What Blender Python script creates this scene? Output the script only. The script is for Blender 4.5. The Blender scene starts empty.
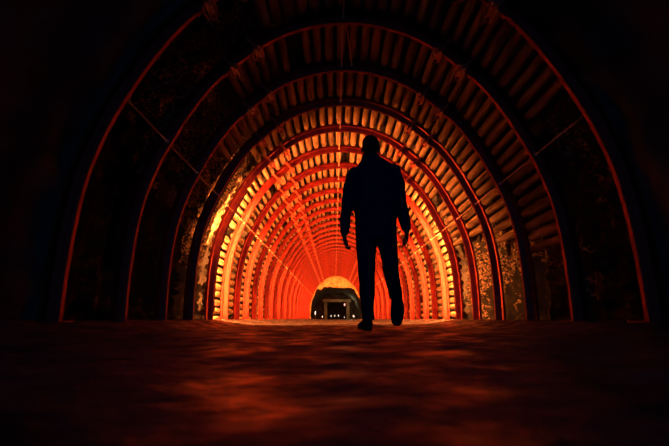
import bpy, bmesh, math, random
from mathutils import Vector, Matrix, noise
random.seed(7)
S = bpy.context.scene
C = S.collection
PI = math.pi

# ------------------------------------------------------------------ helpers
def link(o, parent=None):
    C.objects.link(o)
    if parent: o.parent = parent
    return o

def obj(name, bm, mat, parent=None, smooth=False):
    me = bpy.data.meshes.new(name)
    bmesh.ops.recalc_face_normals(bm, faces=bm.faces)
    bm.to_mesh(me); bm.free()
    if mat: me.materials.append(mat)
    if smooth:
        for p in me.polygons: p.use_smooth = True
    return link(bpy.data.objects.new(name, me), parent)

def empty(name, loc=(0, 0, 0)):
    o = bpy.data.objects.new(name, None)
    o.empty_display_size = .1
    o.location = loc
    return link(o)

def tag(o, label, cat, group=None):
    o['label'] = label; o['category'] = cat
    if group: o['group'] = group
    elif 'group' in o: del o['group']
    return o

def struct(o, label=None):
    o['kind'] = 'structure'
    if label: o['label'] = label; o['category'] = o.name.split('_')[0]
    return o

def dup_tree(o, parent=None):
    c = o.copy()
    link(c, parent)
    for ch in list(o.children): dup_tree(ch, c)
    return c

def box(bm, x0, x1, y0, y1, z0, z1, M=None):
    vs = [bm.verts.new((x, y, z)) for x in (x0, x1) for y in (y0, y1) for z in (z0, z1)]
    for f in ((0, 1, 3, 2), (4, 6, 7, 5), (0, 4, 5, 1), (2, 3, 7, 6), (0, 2, 6, 4), (1, 5, 7, 3)):
        bm.faces.new([vs[i] for i in f])
    if M: bmesh.ops.transform(bm, matrix=M, verts=vs)
    return vs

def frame_of(d, up=Vector((0, 0, 1))):
    d = d.normalized()
    if abs(d.dot(up)) > .95: up = Vector((0, 1, 0))
    a = d.cross(up).normalized(); b = a.cross(d).normalized()
    return a, b

def tube(bm, pts, rad, n=10, up=Vector((0, 0, 1)), cap=True):
    """closed tube; rad = per-point radius or (ra, rb)"""
    pts = [Vector(p) for p in pts]
    rings = []
    for i, p in enumerate(pts):
        d = (pts[min(i + 1, len(pts) - 1)] - pts[max(i - 1, 0)])
        a, b = frame_of(d, up)
        r = rad[i] if isinstance(rad, (list, tuple)) else rad
        ra, rb = r if isinstance(r, (list, tuple)) else (r, r)
        rings.append([bm.verts.new(p + a * ra * math.cos(t) + b * rb * math.sin(t)) for t in [2 * PI * k / n for k in range(n)]])
    for A, B in zip(rings, rings[1:]):
        for k in range(n): bm.faces.new((A[k], A[(k + 1) % n], B[(k + 1) % n], B[k]))
    if cap:
        bm.faces.new(rings[0][::-1]); bm.faces.new(rings[-1])
    return rings

def loft(bm, rings, n=24):
    """horizontal elliptic rings (cx,cy,cz,rx,ry[,tilt in x])"""
    out = []
    for r in rings:
        cx, cy, cz, rx, ry = r[:5]; tl = r[5] if len(r) > 5 else 0
        out.append([bm.verts.new((cx + rx * math.cos(t), cy + ry * math.sin(t), cz + tl * math.cos(t))) for t in [2 * PI * k / n for k in range(n)]])
    for A, B in zip(out, out[1:]):
        for k in range(n): bm.faces.new((A[k], A[(k + 1) % n], B[(k + 1) % n], B[k]))
    bm.faces.new(out[0][::-1]); bm.faces.new(out[-1])

def ball(bm, c, r, M=None, u=14, v=10):
    rx, ry, rz = r if isinstance(r, (list, tuple)) else (r, r, r)
    T = Matrix.Translation(c) @ (M or Matrix()) @ Matrix.Diagonal((rx, ry, rz, 1))
    bmesh.ops.create_uvsphere(bm, u_segments=u, v_segments=v, radius=1, matrix=T)

def remeshed(name, bm, mat, parent, vox, smooth_it=3, wrinkle=0.0):
    """grow one continuous skin round the overlapping shapes in bm"""
    o = obj(name, bm, None, None)
    m = o.modifiers.new('r', 'REMESH'); m.mode = 'VOXEL'; m.voxel_size = vox
    if smooth_it:
        s = o.modifiers.new('s', 'SMOOTH'); s.factor = .5; s.iterations = smooth_it
    dg = bpy.context.evaluated_depsgraph_get()
    me = bpy.data.meshes.new_from_object(o.evaluated_get(dg))
    old = o.data
    bpy.data.objects.remove(o); bpy.data.meshes.remove(old)
    me.name = name
    if wrinkle:
        nm = [v.normal.copy() for v in me.vertices]
        for v, q in zip(me.vertices, nm):
            v.co += q * wrinkle * noise.noise(Vector((v.co.x * 14, v.co.y * 14, v.co.z * 9)))
    me.materials.clear(); me.materials.append(mat)
    for p in me.polygons: p.use_smooth = True
    return link(bpy.data.objects.new(name, me), parent)

# ------------------------------------------------------------------ materials
def mat(name, c1, c2, scale=8, rough=.8, rough2=None, bump=.3, bscale=30, metal=0, detail=6, ramp=(.35, .65), spec=.5, stretch=(1, 1, 1), rnd=0):
    m = bpy.data.materials.new(name); m.use_nodes = True
    N = m.node_tree.nodes; L = m.node_tree.links
    P = N['Principled BSDF']
    tc = N.new('ShaderNodeTexCoord'); mp = N.new('ShaderNodeMapping'); mp.inputs['Scale'].default_value = stretch
    L.new(tc.outputs['Object'], mp.inputs['Vector'])
    vec = mp.outputs['Vector']
    if rnd:
        oi = N.new('ShaderNodeObjectInfo'); ad = N.new('ShaderNodeVectorMath'); ad.operation = 'ADD'
        cb = N.new('ShaderNodeCombineXYZ'); mu = N.new('ShaderNodeMath'); mu.operation = 'MULTIPLY'; mu.inputs[1].default_value = 57.0
        L.new(oi.outputs['Random'], mu.inputs[0])
        for k in 'XYZ': L.new(mu.outputs[0], cb.inputs[k])
        L.new(vec, ad.inputs[0]); L.new(cb.outputs[0], ad.inputs[1]); vec = ad.outputs[0]
    nz = N.new('ShaderNodeTexNoise'); nz.inputs['Scale'].default_value = scale; nz.inputs['Detail'].default_value = detail
    L.new(vec, nz.inputs['Vector'])
    rp = N.new('ShaderNodeValToRGB')
    rp.color_ramp.elements[0].position = ramp[0]; rp.color_ramp.elements[1].position = ramp[1]
    rp.color_ramp.elements[0].color = (*c1, 1); rp.color_ramp.elements[1].color = (*c2, 1)
    L.new(nz.outputs['Fac'], rp.inputs['Fac']); L.new(rp.outputs['Color'], P.inputs['Base Color'])
    P.inputs['Metallic'].default_value = metal
    P.inputs['Specular IOR Level'].default_value = spec
    if rough2 is None: P.inputs['Roughness'].default_value = rough
    else:
        mr = N.new('ShaderNodeMapRange'); mr.inputs['From Min'].default_value = ramp[0]; mr.inputs['From Max'].default_value = ramp[1]
        mr.inputs['To Min'].default_value = rough; mr.inputs['To Max'].default_value = rough2
        L.new(nz.outputs['Fac'], mr.inputs['Value']); L.new(mr.outputs['Result'], P.inputs['Roughness'])
    if bump:
        n2 = N.new('ShaderNodeTexNoise'); n2.inputs['Scale'].default_value = bscale; n2.inputs['Detail'].default_value = 5
        L.new(vec, n2.inputs['Vector'])
        bp = N.new('ShaderNodeBump'); bp.inputs['Strength'].default_value = bump; bp.inputs['Distance'].default_value = .02
        L.new(n2.outputs['Fac'], bp.inputs['Height']); L.new(bp.outputs['Normal'], P.inputs['Normal'])
    return m

def glow(name, col, strength):
    m = bpy.data.materials.new(name); m.use_nodes = True
    P = m.node_tree.nodes['Principled BSDF']
    P.inputs['Base Color'].default_value = (*col, 1)
    P.inputs['Emission Color'].default_value = (*col, 1)
    P.inputs['Emission Strength'].default_value = strength
    return m

STEEL = mat('rusty_steel', (.075, .0055, .003), (.14, .011, .005), 9, .33, .5, .25, 40, spec=.14, metal=.5)
BOLT = mat('clamp_steel', (.22, .035, .017), (.36, .075, .035), 20, .32, .5, .2, 60, spec=.5)
ROD = mat('tie_rod_steel', (.38, .21, .13), (.55, .34, .22), 15, .5, .7, .1, 50)
WOOD = mat('lagging_wood', (.045, .025, .012), (.29, .19, .10), 9, .85, None, .7, 28, stretch=(1, .22, 1), ramp=(.3, .62), rnd=1, spec=.2)
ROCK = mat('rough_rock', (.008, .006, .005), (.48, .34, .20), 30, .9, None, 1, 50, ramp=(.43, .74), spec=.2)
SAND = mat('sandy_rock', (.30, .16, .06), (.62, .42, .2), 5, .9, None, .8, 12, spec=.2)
DARKROCK = mat('cave_and_shade_rock', (.008, .008, .007), (.035, .032, .025), 2.2, .85, None, .8, 6, spec=.2)  # cave rock; on the tunnel shell its dark tone paints shade between logs
CONC = mat('stained_concrete', (.10, .095, .06), (.22, .2, .13), 3, .85, None, .3, 10)
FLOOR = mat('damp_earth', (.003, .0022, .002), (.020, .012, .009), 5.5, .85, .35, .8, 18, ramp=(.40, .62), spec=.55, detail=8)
CLOTH = mat('dark_jacket_cloth', (.010, .014, .024), (.015, .020, .036), 30, .95, None, .15, 120, spec=.08)
TROUS = mat('dark_trouser_cloth', (.010, .014, .024), (.014, .019, .034), 30, .95, None, .15, 120, spec=.08)
SHOE = mat('black_shoe_leather', (.008, .008, .010), (.011, .011, .014), 20, .9, None, .1, 60, spec=.05)
SOLE = mat('black_rubber', (.007, .007, .008), (.012, .012, .013), 20, .85, None, .2, 60, spec=.1)
HAIR = mat('dark_hair', (.006, .005, .005), (.012, .010, .009), 40, .85, None, .5, 90, stretch=(1, 1, .3), spec=.1)
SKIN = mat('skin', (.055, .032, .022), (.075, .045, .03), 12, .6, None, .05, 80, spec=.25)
EYE = mat('eye_white', (.5, .5, .5), (.6, .6, .58), 5, .3, None, 0)
HOUSING = mat('lamp_housing', (.03, .03, .03), (.05, .05, .05), 10, .5, None, .05, 50)
LAMPS = {}
def lamp_mat(v):
    if v not in LAMPS: LAMPS[v] = glow('orange_lamp', (1.0, .23, .045), v)
    return LAMPS[v]
WHITE = glow('white_lamp', (1.0, .95, .85), 1.1)
PINK = glow('pink_lamp', (1.0, .35, .3), 2.5)

# ------------------------------------------------------------------ tunnel profile (metres; x across, z up)
HALF = [(2.0, -.05), (2.0, .093), (2.01, .29), (2.015, .55), (2.012, .79), (2.0, .97), (1.978, 1.17), (1.938, 1.35), (1.888, 1.53), (1.82, 1.713),
        (1.738, 1.893), (1.658, 2.07), (1.565, 2.235), (1.468, 2.395), (1.375, 2.515), (1.25, 2.665), (1.10, 2.815), (.94, 2.955), (.80, 3.05), (.66, 3.125),
        (.42, 3.215), (.2, 3.262), (0, 3.275)]
def smooth_profile():
    pts = [Vector((-x, z)) for x, z in HALF] + [Vector((x, z)) for x, z in HALF[-2::-1]]
    dense = []
    for i in range(len(pts) - 1):
        p0, p1, p2, p3 = pts[max(i - 1, 0)], pts[i], pts[i + 1], pts[min(i + 2, len(pts) - 1)]
        for k in range(12):
            t = k / 12
            dense.append(.5 * ((2 * p1) + (p2 - p0) * t + (2 * p0 - 5 * p1 + 4 * p2 - p3) * t * t + (3 * p1 - p0 - 3 * p2 + p3) * t ** 3))
    dense.append(pts[-1])
    for _ in range(20):
        dense = [dense[0]] + [(dense[i - 1] + 2 * dense[i] + dense[i + 1]) / 4 for i in range(1, len(dense) - 1)] + [dense[-1]]
    acc = [0]
    for a, b in zip(dense, dense[1:]): acc.append(acc[-1] + (b - a).length)
    return dense, acc
DENSE, ACC = smooth_profile()
TOTAL = ACC[-1]
def prof(s):
    """point, outward normal, tangent at arc length s (0 = left base)"""
    s = min(max(s, 0), TOTAL)
    lo, hi = 0, len(ACC) - 1
    while hi - lo > 1:
        m = (lo + hi) // 2
        if ACC[m] <= s: lo = m
        else: hi = m
    t = (s - ACC[lo]) / (ACC[hi] - ACC[lo])
    p = DENSE[lo].lerp(DENSE[hi], t)
    a, b = max(lo - 3, 0), min(hi + 3, len(DENSE) - 1)
    d = (DENSE[b] - DENSE[a]).normalized()
    return p, Vector((-d.y, d.x)), d
def angle_at(s):
    p = prof(s)[0]
    return math.degrees(math.atan2(p.y - 1.093, abs(p.x)))
def s_of(angle, side):
    """arc length where the wall stands at an elevation angle seen from the axis, side -1 left / 1 right"""
    lo, hi = 0, TOTAL / 2
    for _ in range(40):
        m = (lo + hi) / 2
        if angle_at(m) < angle: lo = m
        else: hi = m
    return lo if side < 0 else TOTAL - lo

Z0, DZ = 2.61, .816
NEAR, LAST = 0, 32
ay = lambda k: Z0 + DZ * k
DEPTH = .115
ORD = ['zeroth', 'first', 'second', 'third', 'fourth', 'fifth', 'sixth', 'seventh', 'eighth', 'ninth', 'tenth', 'eleventh', 'twelfth', 'thirteenth', 'fourteenth',
       'fifteenth', 'sixteenth', 'seventeenth', 'eighteenth', 'nineteenth', 'twentieth', 'twenty-first', 'twenty-second', 'twenty-third', 'twenty-fourth', 'twenty-fifth',
       'twenty-sixth', 'twenty-seventh', 'twenty-eighth', 'twenty-ninth', 'thirtieth', 'thirty-first', 'thirty-second', 'thirty-third', 'thirty-fourth']
nth = lambda k: ORD[k - NEAR + 1]

# ------------------------------------------------------------------ steel arches
SECTION = [(-.018, 0), (.018, 0), (.036, .074), (.060, .084), (.060, DEPTH), (.029, DEPTH), (.009, .018), (-.009, .018), (-.029, DEPTH), (-.060, DEPTH), (-.060, .084), (-.036, .074)]
def sweep(s0, s1, off, n):
    bm = bmesh.new(); rings = []
    for i in range(n + 1):
        p, q, d = prof(s0 + (s1 - s0) * i / n)
        rings.append([bm.verts.new((p.x + q.x * (r + off), y, p.y + q.y * (r + off))) for y, r in SECTION])
    for A, B in zip(rings, rings[1:]):
        for k in range(len(SECTION)): bm.faces.new((A[k], A[(k + 1) % len(SECTION)], B[(k + 1) % len(SECTION)], B[k]))
    bm.faces.new(rings[0][::-1]); bm.faces.new(rings[-1])
    return bm

def hexnut(bm, c, r, h):
    T = Matrix.Translation(c)
    bmesh.ops.create_cone(bm, cap_ends=True, segments=6, radius1=r, radius2=r, depth=h, matrix=T)

def clamp_mesh():                        # local: x tangent, y along tunnel, z outward
    bm = bmesh.new()
    box(bm, -.034, .034, -.105, .105, -.040, -.022)
    box(bm, -.032, .032, -.098, .098, .118, .132)
    for s in (-1, 1):
        box(bm, -.022, .022, s * .066, s * .074, -.018, .118)
    box(bm, -.012, .012, -.06, .06, -.048, -.034)
    tube(bm, [(-.03, -.07, -.03), (-.055, -.07, -.035), (-.068, 0, -.03), (-.055, .07, -.035), (-.03, .07, -.03)], .009, 6)
    tube(bm, [(.03, -.07, -.03), (.045, -.07, -.045), (.05, 0, -.05), (.045, .07, -.045), (.03, .07, -.03)], .009, 6)
    return bm
def bolt_mesh(s):
    bm = bmesh.new()
    tube(bm, [(0, s * .088, -.105), (0, s * .088, .15)], .010, 8, up=Vector((0, 1, 0)))
    hexnut(bm, (0, s * .088, -.052), .021, .022); hexnut(bm, (0, s * .088, .141), .018, .016)
    return bm

JL = (s_of(52.5, -1), s_of(61.5, -1)); JR = (s_of(60.5, 1), s_of(51.5, 1))
def make_arch():
    a = empty('steel_arch')
    obj('crown_segment', sweep(JL[0] - .12, JR[1] + .12, -.014, 60), STEEL, a)
    obj('leg_segment', sweep(.06, JL[1] + .12, 0, 52), STEEL, a)
    obj('leg_segment', sweep(JR[0] - .12, TOTAL - .06, 0, 52), STEEL, a)
    for x in (-2.05, 2.05):
        bm = bmesh.new(); box(bm, x - .11, x + .11, -.1, .1, .055, .075)
        obj('base_plate', bm, STEEL, a)
    first = None
    for s in (JL[0], JL[1], JR[0], JR[1]):
        p, q, d = prof(s)
        M = Matrix(((d.x, 0, q.x, p.x - q.x * .012), (0, 1, 0, 0), (d.y, 0, q.y, p.y - q.y * .012), (0, 0, 0, 1)))
        if first is None:
            c = first = obj('clamp', clamp_mesh(), BOLT, a)
            for e in (-1, 1): obj('bolt', bolt_mesh(e), BOLT, c)
        else:
            c = dup_tree(first, a)
        c.matrix_local = M
    return a
arch0 = make_arch()
for k in range(NEAR, LAST + 1):
    a = arch0 if k == NEAR else dup_tree(arch0)
    a.location = (0, ay(k), 0)
    n = k - NEAR + 1
    if k == 0: lab = 'dim rusty steel arch closest to the camera, running out at the picture edges'
    elif k <= 2: lab = f'dark rusty steel arch with a thin red-lit inner edge, {nth(k)} from the camera'
    elif k == 3: lab = 'dark rusty steel arch edged in brighter red, fourth from the camera'
    elif k == 4: lab = 'black-fronted steel arch just before the first glowing bay, fifth from the camera'
    elif k % 2: lab = f'rusty steel arch with its lower left leg glowing orange, {nth(k)} from the camera'
    elif k < LAST: lab = f'rusty steel arch with its lower right leg glowing orange, {nth(k)} from the camera'
    else: lab = 'rearmost rusty steel arch against the sandy end of the tunnel'
    if k == LAST - 1: lab = 'last but one rusty steel arch before the sandy end of the tunnel'
    tag(a, lab, 'arch', 'steel arches along the tunnel')

# ------------------------------------------------------------------ tie rods between the arches
def rod_mesh():
    bm = bmesh.new(); L = DZ / 2 - .05
    tube(bm, [(0, -L, 0), (0, L, 0)], .0075, 8)
    for s in (-1, 1):
        tube(bm, [(0, s * (L - .035), 0), (0, s * (L - .02), 0)], .012, 6)
        box(bm, -.015, .015, s * L - .005, s * L + .005, -.015, .015)
    return bm
rods = [(s_of(21.5, -1), .022, 'left wall'), (TOTAL / 2 - .035, .03, 'crown'), (s_of(17, 1), .022, 'right wall')]
rod0 = None
for k in range(NEAR, LAST):
    for s, r, where in rods:
        p, q, d = prof(s)
        if rod0 is None: o = rod0 = obj('tie_rod', rod_mesh(), ROD)
        else: o = link(rod0.copy())
        o.location = (p.x + q.x * r, ay(k) + DZ / 2, p.y + q.y * r)
        o.rotation_euler = (0, 0, random.uniform(-.02, .02))
        place = 'overhead at the crown' if where == 'crown' else f'along the {where}'
        tag(o, f'thin steel tie rod {place} between the {nth(k)} and {nth(k + 1)} arches', 'rod', f'tie rods {place}')
p, q, d = prof(TOTAL / 2 + .03)
o = link(rod0.copy()); o.location = (p.x + .02, ay(1) + DZ / 2, p.y + .045); o.rotation_euler = (0, 0, -.13)
tag(o, 'second, slanting tie rod overhead at the crown between the second and third arches', 'rod', 'tie rods overhead at the crown')

# ------------------------------------------------------------------ lagging logs
LOGL = DZ - .128
def log_mesh(seed, n=12, m=7):
    bm = bmesh.new(); rings = []
    for j in range(m + 1):
        y = -LOGL / 2 + LOGL * j / m
        ring = []
        for k in range(n):
            t = 2 * PI * k / n
            r = 1 + .20 * noise.noise(Vector((math.cos(t) * 1.3 + seed * 9, math.sin(t) * 1.3, y * 4))) + .05 * noise.noise(Vector((math.cos(t) * 5, math.sin(t) * 5 + seed, y * 14)))
            if j in (0, m): r *= .9
            ring.append(bm.verts.new((r * .053 * math.cos(t) + .004 * noise.noise(Vector((seed, y * 3, 0))), y, r * .053 * math.sin(t))))
        rings.append(ring)
    for A, B in zip(rings, rings[1:]):
        for k in range(n): bm.faces.new((A[k], A[(k + 1) % n], B[(k + 1) % n], B[k]))
    bm.faces.new(rings[0][::-1]); bm.faces.new(rings[-1])
    return bm
masters = []
for v in range(7):
    bm = log_mesh(v)
    me = bpy.data.meshes.new('lagging_log'); bmesh.ops.recalc_face_normals(bm, faces=bm.faces); bm.to_mesh(me); bm.free()
    me.materials.append(WOOD)
    for f in me.polygons: f.use_smooth = True
    masters.append(me)
# stretches of wall where packed rock shows instead of logs; ahead of the first arch, logs left out to darken it: (gap, side, from angle, to angle)
PATCH = [(0, -1, -40, 62), (1, -1, -40, 44), (2, -1, -40, 33), (3, -1, -40, 46), (0, 1, -40, 24), (2, 1, -40, -6), (3, 1, -40, 4), (1, 1, -40, -12), (-1, -1, -40, 91), (-1, 1, -40, 91), (4, 1, -40, 2)]
def in_patch(k, s, pad=0):
    a = angle_at(s); side = -1 if s < TOTAL / 2 else 1
    return any(pk == k and ps == side and a0 - pad < a < a1 + pad for pk, ps, a0, a1 in PATCH)
spots = {}
PITCH = .134
for k in range(NEAR - 1, LAST):
    L = []; s = .14
    while s < TOTAL - .1:
        ss = s + random.uniform(-.008, .008)
        if not in_patch(k, ss, 3) and random.random() > .035:
            p, q, d = prof(ss)
            sc = random.uniform(.84, 1.08)
            r = .092 + .053 * sc + random.uniform(0, .010)
            L.append((Vector((p.x + q.x * r, ay(k) + DZ / 2 + random.uniform(-.004, .004), p.y + q.y * r)), sc, random.uniform(0, 2 * PI), random.randrange(7)))
        s += PITCH
    spots[k] = L
INDIV = [0, 1, 2, 3, 4, 5]
proto_log = None
n_logs = 0
for k in INDIV:
    for loc, sc, rot, v in spots[k]:
        if proto_log is None:
            proto_log = bpy.data.objects.new('lagging_log', masters[v]); o = link(proto_log)
        else:
            o = link(proto_log.copy()); o.data = masters[v]
        o.location = loc; o.scale = (sc, 1, sc); o.rotation_euler = (0, rot, 0)
        n_logs += 1
        look = {5: 'orange-red', 0: 'dark', 1: 'dim brown', 2: 'red-lit', 3: 'orange-lit', 4: 'brightly orange-lit'}[k]
        tag(o, f'{look} round timber lagging log bridging the {nth(k)} and {nth(k + 1)} steel arches', 'log', f'lagging logs between the {nth(k)} and {nth(k + 1)} arches')
bm = bmesh.new()
low = []
for v in range(5):
    b2 = log_mesh(v + 20, 9, 3); me = bpy.data.meshes.new('t'); b2.to_mesh(me); b2.free(); low.append(me)
for k in range(NEAR - 1, LAST):
    if k in INDIV: continue
    for loc, sc, rot, v in spots[k]:
        n0 = len(bm.verts)
        bm.from_mesh(low[v % 5]); bm.verts.ensure_lookup_table()
        bmesh.ops.transform(bm, matrix=Matrix.Translation(loc) @ Matrix.Rotation(rot, 4, 'Y') @ Matrix.Diagonal((sc, 1, sc, 1)), verts=bm.verts[n0:])
far_logs = obj('lagging_logs', bm, WOOD, None, True)
far_logs['kind'] = 'stuff'
tag(far_logs, 'rows of timber lagging logs behind all the further arches', 'logs')
print('individual logs', n_logs)

# ------------------------------------------------------------------ rock shell behind the logs
def shell(name, s0, s1, ds_near, m):
    bm = bmesh.new()
    ys = []; y = -6.0
    while y < 6.8:
        ys.append(y); y += .035 if 2.4 < y else .12 if y > 0 else .3
    while y < 29.4: ys.append(y); y += .2
    ys.append(29.5)
    n = int((s1 - s0) / ds_near)
    grid = []
    for y in ys:
        k = math.floor((y - Z0) / DZ); row = []
        fr = (y - Z0) / DZ - k
        for i in range(n + 1):
            s = s0 + (s1 - s0) * i / n
            p, q, d = prof(s)
            P3 = Vector((p.x, y, p.y))
            base = .30 + .05 * noise.fractal(P3 * 2.5, 1.0, 2.0, 4)
            if 0 <= k <= 4:
                w = 0
                if in_patch(k, s): w = 1
                elif in_patch(k, s, 2): w = .5
                w *= min(1, max(0, min(fr, 1 - fr) - .06) / .1)
                if w > 0:
                    vd = noise.voronoi(P3 * 14)[0]
                    st = min(1, (vd[1] - vd[0]) * 1.6)
                    tgt = .245 - .115 * st + .04 * noise.noise(P3 * 5)
                    base = base * (1 - w) + max(tgt, .13) * w
            q3 = P3 + Vector((q.x, 0, q.y)) * base
            row.append(bm.verts.new(q3))
        grid.append(row)
    for A, B in zip(grid, grid[1:]):
        for i in range(n): bm.faces.new((A[i], A[i + 1], B[i + 1], B[i]))
    o = obj(name, bm, m, None, True)
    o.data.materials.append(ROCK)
    for f in o.data.polygons:
        c = f.center; k = math.floor((c.y - Z0) / DZ)
        if k == 0 and c.y < Z0 + .4 * DZ: continue  # rock just behind the first arch stays dark, its shade put into the colour
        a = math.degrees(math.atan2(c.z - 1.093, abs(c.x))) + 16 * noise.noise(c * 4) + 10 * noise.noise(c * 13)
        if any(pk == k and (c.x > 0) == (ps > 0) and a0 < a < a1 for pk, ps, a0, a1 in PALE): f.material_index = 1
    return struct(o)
PALE = [(0, -1, 24, 66), (1, -1, 18, 60), (2, -1, 12, 60), (3, -1, -6, 60), (0, 1, 3, 22), (1, 1, -14, -6), (2, 1, -9, 2), (3, 1, -12, 8), (4, -1, 5, 40), (4, 1, -22, 2)]  # pale where the wall looks lit, dark elsewhere: light put into the rock colour
SL, SR = s_of(57, -1), s_of(57, 1)
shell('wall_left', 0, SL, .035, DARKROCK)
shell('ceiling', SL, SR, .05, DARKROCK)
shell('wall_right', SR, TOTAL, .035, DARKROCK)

# ------------------------------------------------------------------ floor
def floor_z(x, y):
    e = max(0, abs(x) - 1.35) / .65
    e = min(1, e)
    z = .07 * e * e * (3 - 2 * e)
    a = min(1, max(0, (y - .2) / 1.2))
    z += (.006 + .012 * a) * noise.fractal(Vector((x * 2.1, y * 1.7, 3)), 1, 2, 3) + .007 * noise.noise(Vector((x * 9, y * 9, 1)))
    return z
bm = bmesh.new(); rows = []
y = -6.0
ys = []
while y < 52:
    ys.append(y); y += .04 if 0 < y < 7 else .15 if y < 30 else .6
xs = [-2.45 + 4.9 * i / 110 for i in range(111)]
for y in ys:
    rows.append([bm.verts.new((x * (1 if y < 29.6 else 1.8), y, floor_z(x, y) if y < 29.5 else -.01 + .02 * noise.noise(Vector((x, y, 0))))) for x in xs])
for A, B in zip(rows, rows[1:]):
    for i in range(len(xs) - 1): bm.faces.new((A[i], A[i + 1], B[i + 1], B[i]))
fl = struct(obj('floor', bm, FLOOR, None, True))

# ------------------------------------------------------------------ far end: sandy lip, dark cave and the inner portal
def arch_wall(name, y0, thick, outer, inner, m, amp):
    """wall with a ragged arched opening: outer(t), inner(t) give (x,z) for t in 0..1"""
    bm = bmesh.new(); n, r = 60, 8
    for side in (0, 1):
        pass
    F = []
    for i in range(n + 1):
        t = i / n; a = Vector(inner(t)); b = Vector(outer(t)); row = []
        jag = 1 + .05 * noise.noise(Vector((t * 14, 1, y0)))
        a = Vector((a.x * jag, a.y * jag + .12 * noise.noise(Vector((t * 22, 5, y0)))))
        a.y = max(a.y, -.05) if 0 < t < 1 else -.05
        row.append(bm.verts.new((a.x, y0 + thick, a.y)))
        for j in range(r + 1):
            p = a.lerp(b, j / r)
            row.append(bm.verts.new((p.x, y0 + amp * noise.fractal(Vector((p.x * 1.6, y0, p.y * 1.6)), 1, 2, 3), p.y)))
        row.append(bm.verts.new((b.x, y0 + thick, b.y)))
        F.append(row)
    for A, B in zip(F, F[1:]):
        for j in range(len(A) - 1): bm.faces.new((A[j], A[j + 1], B[j + 1], B[j]))
    return struct(obj(name, bm, m, None, True))
def prof_out(t):
    p, q, d = prof(TOTAL * t); return (p.x + q.x * .3, p.y + q.y * .3)
def lip_in(t):
    p, q, d = prof(TOTAL * t)
    x = p.x * .985
    return (x, min(p.y, 2.5 - .22 * abs(x) ** 2 * .3))
arch_wall('wall_sandy_end', 29.15, .7, prof_out, lip_in, SAND, .12)
def cave_in(t):
    return (-2.0 * math.cos(PI * t) * 1.0, 2.5 * math.sin(PI * t) ** .6)
# cave tunnel
bm = bmesh.new(); rows = []
for j in range(40):
    y = 29.35 + 13 * j / 39
    g = 2.6 - .2 * min(1, j / 8); hh = 3.6 - .75 * min(1, j / 8)
    rows.append([bm.verts.new((-g * math.cos(PI * i / 36) * (1 + .12 * noise.noise(Vector((i * .4, y * .7, 2)))), y,
                 -.08 + (hh + .25 * noise.noise(Vector((i * .35, y * .6, 8)))) * math.sin(PI * i / 36) ** .7)) for i in range(37)])
for A, B in zip(rows, rows[1:]):
    for i in range(36): bm.faces.new((A[i], A[i + 1], B[i + 1], B[i]))
struct(obj('wall_cave', bm, DARKROCK, None, True))
def cave_out(t):
    return (-2.8 * math.cos(PI * t), 3.2 * math.sin(PI * t) ** .7 - .08)
def port_in(t):
    x = -1.3 * math.cos(PI * t); return (max(-1.25, min(1.25, x * 1.5)) , min(1.95, 3.4 * math.sin(PI * t) ** .8))
arch_wall('wall_cave_end', 42.0, .5, cave_out, port_in, DARKROCK, .25)
# concrete portal frame in front of it
fr = empty('portal_frame', (.12, 41.7, 0))
for x in (-1.22, 1.22):
    bm = bmesh.new(); box(bm, x - .17, x + .17, -.18, .18, -.05, 1.85)
    bmesh.ops.bevel(bm, geom=bm.edges[:], offset=.02, segments=1, affect='EDGES')
    obj('pillar', bm, CONC, fr)
bm = bmesh.new(); box(bm, -1.55, 1.55, -.22, .22, 1.85, 2.15)
bmesh.ops.bevel(bm, geom=bm.edges[:], offset=.02, segments=1, affect='EDGES')
obj('lintel', bm, CONC, fr)
tag(fr, 'pale olive concrete doorway frame deep in the dark cave at the tunnel end', 'doorway')
# inner passage
bm = bmesh.new(); rows = []
for j in range(14):
    y = 42.1 + 8 * j / 13
    rows.append([bm.verts.new((-1.75 * math.cos(PI * i / 20) * (1 + .06 * noise.noise(Vector((i, y, 0)))), y, -.05 + 2.6 * math.sin(PI * i / 20) ** .6)) for i in range(21)])
for A, B in zip(rows, rows[1:]):
    for i in range(20): bm.faces.new((A[i], A[i + 1], B[i + 1], B[i]))
bm.faces.new(rows[-1])
struct(obj('wall_passage', bm, DARKROCK, None, True))

# light posts
def light_post():
    t = empty('light_post')
    bm = bmesh.new(); tube(bm, [(0, 0, 0), (0, 0, .34)], .03, 10)
    box(bm, -.06, .06, -.06, .06, -.02, .012)
    obj('post', bm, HOUSING, t)
    bm = bmesh.new(); loft(bm, [(0, 0, .33, .03, .03), (0, 0, .35, .048, .048), (0, 0, .52, .048, .048), (0, 0, .55, .025, .025)], 12)
    obj('lamp_head', bm, WHITE, t, True)
    return t
posts = [(-1.72, 31.6, 1.45, 'outermost white light post by the cave wall on the left, taller than the rest'), (-1.1, 30.4, .62, 'low white light post just inside the cave mouth, second from the left'),
         (-.52, 43.2, 1.0, 'white light post left in the dark passage behind the concrete doorway'), (-.1, 43.6, 1.05, 'middle white light post in the dark passage behind the doorway'),
         (.32, 43.2, 1.1, 'white light post right in the dark passage behind the doorway'), (.92, 40.6, .6, 'low white light post at the foot of the right doorway pillar'),
         (1.55, 34.2, .85, 'white light post beside the right cave wall, nearer of two'), (1.75, 36.5, .75, 'white light post beside the right cave wall, further of two')]
lp0 = None
for x, y, sc, lab in posts:
    t = light_post() if lp0 is None else dup_tree(lp0)
    lp0 = lp0 or t
    t.location = (x, y, 0); t.scale = (.7 * sc ** .5, .7 * sc ** .5, .85 * sc)
    tag(t, lab, 'light', 'white light posts in the cave')
ln = empty('wall_lantern', (.98, 41.5, 1.55))
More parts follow.
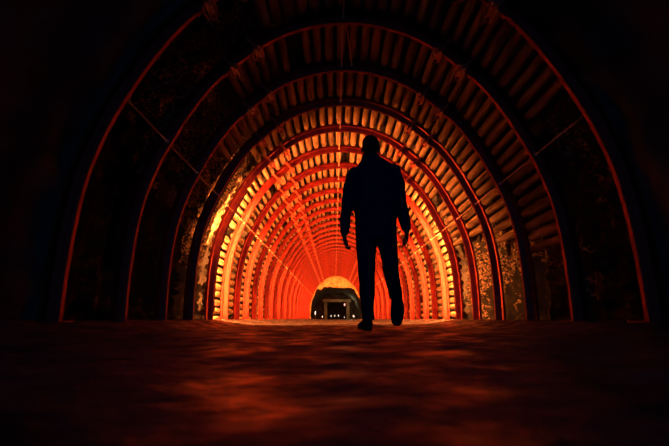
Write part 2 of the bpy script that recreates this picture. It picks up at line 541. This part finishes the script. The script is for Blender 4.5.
bm = bmesh.new(); box(bm, -.02, .02, -.02, .08, .1, .14); box(bm, -.07, .07, -.09, .03, .12, .15); box(bm, -.06, .06, -.08, .02, -.14, -.11)
obj('bracket', bm, HOUSING, ln)
bm = bmesh.new(); loft(bm, [(0, -.03, -.11, .04, .04), (0, -.03, 0, .06, .05), (0, -.03, .12, .05, .045)], 12)
obj('lamp_glass', bm, PINK, ln, True)
tag(ln, 'small pink glowing lantern on the right pillar of the cave doorway', 'lantern')

# ------------------------------------------------------------------ lamps: strips on the back of every second arch
def strip(side, k, a0, a1, yoff=.078, r=.055, m=None):
    t = empty('strip_lamp', (0, ay(k), 0))
    s0, s1 = s_of(a0, side), s_of(a1, side)
    n = 14
    P = []
    for i in range(n + 1):
        p, q, d = prof(s0 + (s1 - s0) * i / n)
        P.append(Vector((p.x + q.x * r, yoff, p.y + q.y * r)))
    bm = bmesh.new(); tube(bm, P, .012, 8, up=Vector((0, 1, 0)))
    obj('light_tube', bm, m, t, True)
    bm = bmesh.new(); rings = []
    for i in range(n + 1):
        p, q, d = prof(s0 + (s1 - s0) * i / n)
        rings.append([bm.verts.new((p.x + q.x * rr, yy, p.y + q.y * rr)) for yy, rr in ((.064, .001), (.064, .112), (.094, .112), (.094, .109), (.067, .109), (.067, .001))])
    for A, B in zip(rings, rings[1:]):
        for j in range(6): bm.faces.new((A[j], A[(j + 1) % 6], B[(j + 1) % 6], B[j]))
    bm.faces.new(rings[0][::-1]); bm.faces.new(rings[-1])
    obj('reflector', bm, HOUSING, t)  # added unseen plate, shaped to keep lamp spill off the near bays
    tag(t, f'orange strip lamp behind the {nth(k)} arch, along the {"left" if side < 0 else "right"} wall', 'lamp', 'strip lamps behind the arches')
    return t
for k in range(4, LAST):
    pw = {4: 5400, 5: 5200, 6: 2600, 7: 2400, 8: 1500, 9: 1400}.get(k, 1000)
    strip(-1 if k % 2 == 0 else 1, k, -24, 34 if k < 6 else 24, m=lamp_mat(pw))
strip(-1, 3, 4, 42, r=.085, m=lamp_mat(170))

# ------------------------------------------------------------------ the walking person
man = empty('person', (.2, 3.2, 0))
tag(man, 'person in dark jacket and trousers, seen from behind, walking away into the tunnel', 'person')
OFF = Matrix.Translation((-.2, -3.2, 0))
def fin(bm): bmesh.ops.transform(bm, matrix=OFF, verts=bm.verts); return bm
UPY = Vector((0, 1, 0))
def hand(bm, w, inn, fist):
    """w wrist, inn = +1/-1 direction of the palm in x"""
    w = Vector(w)
    loftp = [(w + Vector((0, 0, .015)), (.026, .024)), (w + Vector((0, .003, -.02)), (.018, .032)), (w + Vector((inn * .004, .006, -.055)), (.017, .040)), (w + Vector((inn * .008, .006, -.085)), (.013, .038))]
    tube(bm, [p for p, r in loftp], [(a, b) for p, (a, b) in loftp], 12, up=UPY)
    for i, (fy, ln) in enumerate(((.034, .92), (.013, 1.0), (-.009, .95), (-.029, .78))):
        b = w + Vector((inn * .006, fy + .004, -.075))
        p1 = b + Vector((inn * .012, 0, -.038 * ln)); p2 = p1 + Vector((inn * .026 * ln, .002, -.014)); p3 = p2 + Vector((inn * .010, .002, .017 * ln)) if fist else p2 + Vector((inn * .006, .002, -.018))
        tube(bm, [b + Vector((0, 0, .02)), b, p1, p2, p3], [.0085, .0095, .009, .0082, .007], 8, up=UPY)
    t0 = w + Vector((inn * .004, .024, -.022)); t1 = w + Vector((inn * .018, .052, -.05)); t2 = w + Vector((inn * .028, .052, -.078)); t3 = w + Vector((inn * .032, .044, -.098))
    tube(bm, [t0, t1, t2, t3], [.013, .0115, .0095, .008], 8, up=UPY)
ARM_L = [(.06, 3.20, 1.415), (.012, 3.215, 1.26), (-.012, 3.225, 1.10), (-.034, 3.185, .94), (-.044, 3.15, .80)]
ARM_R = [(.405, 3.20, 1.43), (.452, 3.215, 1.28), (.470, 3.225, 1.13), (.490, 3.185, .97), (.502, 3.15, .83)]
LEG_L = [(.152, 3.20, .86), (.148, 3.215, .65), (.146, 3.225, .44), (.152, 3.245, .25), (.157, 3.265, .09)]
LEG_R = [(.322, 3.20, .86), (.345, 3.205, .66), (.356, 3.185, .47), (.350, 3.03, .35), (.346, 2.895, .262)]
# body: one skin from head to feet
bm = bmesh.new()
loft(bm, [(.24, 3.2, .80, .145, .095), (.24, 3.2, .95, .14, .09), (.237, 3.2, 1.15, .155, .095), (.235, 3.2, 1.32, .165, .095), (.23, 3.2, 1.42, .15, .08), (.215, 3.2, 1.48, .075, .06), (.212, 3.205, 1.54, .058, .058), (.211, 3.21, 1.60, .055, .058)])
HX, HY, HZ = .2095, 3.215, 1.655
loft(bm, [(HX, HY + .035, HZ - .115, .030, .035), (HX, HY + .022, HZ - .095, .048, .068), (HX, HY + .008, HZ - .05, .062, .088), (HX, HY, HZ, .072, .097), (HX, HY - .002, HZ + .04, .074, .099), (HX, HY - .004, HZ + .075, .064, .088), (HX, HY - .006, HZ + .097, .040, .058), (HX, HY - .006, HZ + .105, .015, .022)])
ball(bm, (HX, HY + .098, HZ - .028), (.013, .018, .024)); ball(bm, (HX, HY + .090, HZ - .003), (.009, .014, .022))
ball(bm, (HX, HY + .078, HZ - .068), (.024, .014, .007)); ball(bm, (HX, HY + .076, HZ - .079), (.020, .014, .007)); ball(bm, (HX, HY + .066, HZ - .105), (.020, .018, .014))
ball(bm, (HX, HY + .080, HZ + .018), (.05, .014, .009))
for s in (-1, 1):
    ball(bm, (HX + s * .078, HY - .006, HZ - .018), (.010, .018, .031), Matrix.Rotation(s * -.25, 4, 'Z'))
    ball(bm, (HX + s * .045, HY + .06, HZ - .035), (.018, .018, .014))
for A, w in ((ARM_L, 1), (ARM_R, -1)):
    tube(bm, A, [.052, .046, .039, .034, .026], 14, up=UPY)
    hand(bm, A[-1], w, w > 0)
tube(bm, LEG_L, [.088, .072, .052, .044, .036], 14, up=UPY); tube(bm, LEG_R, [.086, .07, .052, .044, .036], 14, up=UPY)
tube(bm, [(.16, 3.24, .06), (.14, 3.33, .045), (.115, 3.42, .035)], [.034, .036, .028], 12)
tube(bm, [(.347, 2.865, .255), (.351, 2.862, .18), (.354, 2.878, .105)], [.032, .036, .028], 12, up=UPY)
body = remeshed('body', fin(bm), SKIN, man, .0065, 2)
for s in (-1, 1):
    bm = bmesh.new(); ball(bm, (HX + s * .031, HY + .083, HZ - .002), .0105)
    obj('eye', fin(bm), EYE, man, True)
# hair: short crop over the top, sides and nape
bm = bmesh.new()
loft(bm, [(HX, HY - .052, HZ - .072, .040, .036), (HX, HY - .035, HZ - .045, .060, .062), (HX, HY - .026, HZ, .0775, .080), (HX, HY - .022, HZ + .04, .0800, .088), (HX, HY - .010, HZ + .075, .0705, .092), (HX, HY - .008, HZ + .096, .052, .072), (HX, HY - .008, HZ + .109, .022, .03)])
remeshed('hair', fin(bm), HAIR, man, .007, 2, .004)
# jacket
bm = bmesh.new()
loft(bm, [(.238, 3.2, .775, .178, .128), (.238, 3.2, .80, .183, .132), (.238, 3.2, .90, .184, .132), (.237, 3.2, 1.03, .188, .126), (.236, 3.2, 1.18, .202, .130), (.235, 3.2, 1.31, .214, .132), (.235, 3.2, 1.39, .216, .124, .008), (.236, 3.2, 1.445, .180, .108, .020), (.226, 3.2, 1.495, .135, .098, .012), (.217, 3.2, 1.528, .098, .092, .004), (.212, 3.202, 1.560, .078, .082)])
tube(bm, [(.075, 3.2, 1.405)] + [tuple(p) for p in ARM_L[1:4]] + [(-.042, 3.155, .815)], [.074, .064, .056, .047, .042], 16, up=UPY)
tube(bm, [(.395, 3.2, 1.43)] + [tuple(p) for p in ARM_R[1:4]] + [(.500, 3.155, .845)], [.084, .070, .058, .050, .045], 16, up=UPY)
ball(bm, (.066, 3.2, 1.385), (.066, .075, .07)); ball(bm, (.408, 3.2, 1.415), (.068, .078, .072))
jacket = remeshed('jacket', fin(bm), CLOTH, man, .009, 3, .007)
bm = bmesh.new(); n = 28
R = [[bm.verts.new((.211 + rx * math.cos(2 * PI * k / n), 3.205 + rx * 1.0 * math.sin(2 * PI * k / n), z)) for k in range(n)] for rx, z in ((.086, 1.525), (.080, 1.568), (.072, 1.570), (.070, 1.53))]
for A, B in zip(R, R[1:] + R[:1]):
    for k in range(n): bm.faces.new((A[k], A[(k + 1) % n], B[(k + 1) % n], B[k]))
col = obj('collar', fin(bm), CLOTH, jacket, True)
# trousers
bm = bmesh.new()
loft(bm, [(.237, 3.2, .745, .165, .112), (.237, 3.2, .80, .172, .116), (.237, 3.2, .90, .168, .110), (.237, 3.2, .95, .16, .105)])
tube(bm, [(.150, 3.20, .84), (.150, 3.21, .68), (.146, 3.222, .45), (.150, 3.24, .27), (.156, 3.262, .13), (.156, 3.268, .085)], [(.095, .1), (.088, .095), (.072, .08), (.064, .07), (.056, .064), (.060, .066)], 16, up=UPY)
tube(bm, [(.325, 3.20, .84), (.345, 3.208, .68), (.356, 3.185, .48), (.353, 3.07, .375), (.346, 2.94, .292), (.346, 2.905, .27)], [(.092, .1), (.084, .09), (.064, .076), (.058, .07), (.050, .062), (.052, .062)], 16, up=UPY)
remeshed('trousers', fin(bm), TROUS, man, .009, 3, .008)
# shoes
def shoe(M):
    """local: y forward from heel (0) to toe (.275), z up from the sole"""
    bm = bmesh.new()
    tube(bm, [(0, .0, .045), (0, .04, .055), (0, .10, .056), (0, .17, .044), (0, .235, .034), (0, .268, .028)], [(.032, .034), (.037, .044), (.040, .046), (.045, .034), (.042, .025), (.024, .014)], 16)
    tube(bm, [(0, .05, .05), (0, .058, .10), (0, .06, .125)], [(.040, .048), (.042, .05), (.045, .052)], 14, up=UPY)
    bmesh.ops.transform(bm, matrix=M, verts=bm.verts)
    sh = remeshed('shoe', fin(bm), SHOE, man, .007, 2)
    bm = bmesh.new(); out = []
    for k in range(28):
        t = 2 * PI * k / 28; yy = .133 + .15 * math.sin(t)
        wdt = .040 + .012 * max(0, min(1, (yy - .06) / .12)) - (.006 if yy < .1 else 0)
        out.append((math.copysign(abs(math.cos(t)) ** .6, math.cos(t)) * wdt, yy))
    lo = [bm.verts.new((x, y, .0)) for x, y in out]; hi = [bm.verts.new((x, y, .02 if y > .09 else .026)) for x, y in out]
    for k in range(28): bm.faces.new((lo[k], lo[(k + 1) % 28], hi[(k + 1) % 28], hi[k]))
    bm.faces.new(lo[::-1]); bm.faces.new(hi)
    bmesh.ops.transform(bm, matrix=M, verts=bm.verts)
    obj('sole', fin(bm), SOLE, sh)
    bm = bmesh.new()
    for i in range(4):
        y = .115 + .022 * i
        tube(bm, [(-.028, y, .088 - .008 * i), (0, y + .004, .098 - .010 * i), (.028, y, .088 - .008 * i)], .003, 6)
    bmesh.ops.transform(bm, matrix=M, verts=bm.verts)
    obj('laces', fin(bm), SOLE, sh)
fz = max(floor_z(.14, 3.3), floor_z(.16, 3.22), floor_z(.12, 3.42), floor_z(.13, 3.35))
shoe(Matrix.Translation((.163, 3.205, fz)) @ Matrix.Rotation(.2, 4, 'Z'))
shoe(Matrix.Translation((.350, 2.80, .315)) @ Matrix.Rotation(.06, 4, 'Y') @ Matrix.Rotation(math.radians(-78), 4, 'X'))

# ------------------------------------------------------------------ other lights
def point(name, loc, col, power, r=.05):
    l = bpy.data.lights.new(name, 'POINT'); l.color = col; l.energy = power; l.shadow_soft_size = r
    o = link(bpy.data.objects.new(name, l)); o.location = loc
point('purple_passage_light', (-.3, 45.5, 1.6), (.55, .12, .8), 3.0)
point('cave_light', (1.4, 39.5, 1.7), (1.0, .8, .4), 40.0)

# ------------------------------------------------------------------ world, camera, view
W = bpy.data.worlds.new('night'); S.world = W; W.use_nodes = True
W.node_tree.nodes['Background'].inputs['Color'].default_value = (.08, .28, 1, 1)
W.node_tree.nodes['Background'].inputs['Strength'].default_value = 1.8
cam = bpy.data.cameras.new('camera'); co = link(bpy.data.objects.new('camera', cam))
cam.sensor_width = 36; cam.lens = 36 * 370 / 669
cam.clip_start = .01
co.location = (-.13, 0, .093); co.rotation_euler = (PI / 2 + .2526, 0, 0)
cam.dof.use_dof = True; cam.dof.focus_distance = 3.6; cam.dof.aperture_fstop = 4.0
S.camera = co
S.view_settings.view_transform = 'Standard'; S.view_settings.look = 'None'
S.view_settings.exposure = 0; S.view_settings.gamma = 1; S.view_settings.use_curve_mapping = False
S.cycles.use_denoising = True
S.cycles.max_bounces = 8; S.cycles.diffuse_bounces = 6; S.cycles.glossy_bounces = 4
S.cycles.sample_clamp_indirect = 4
S.cycles.caustics_reflective = False
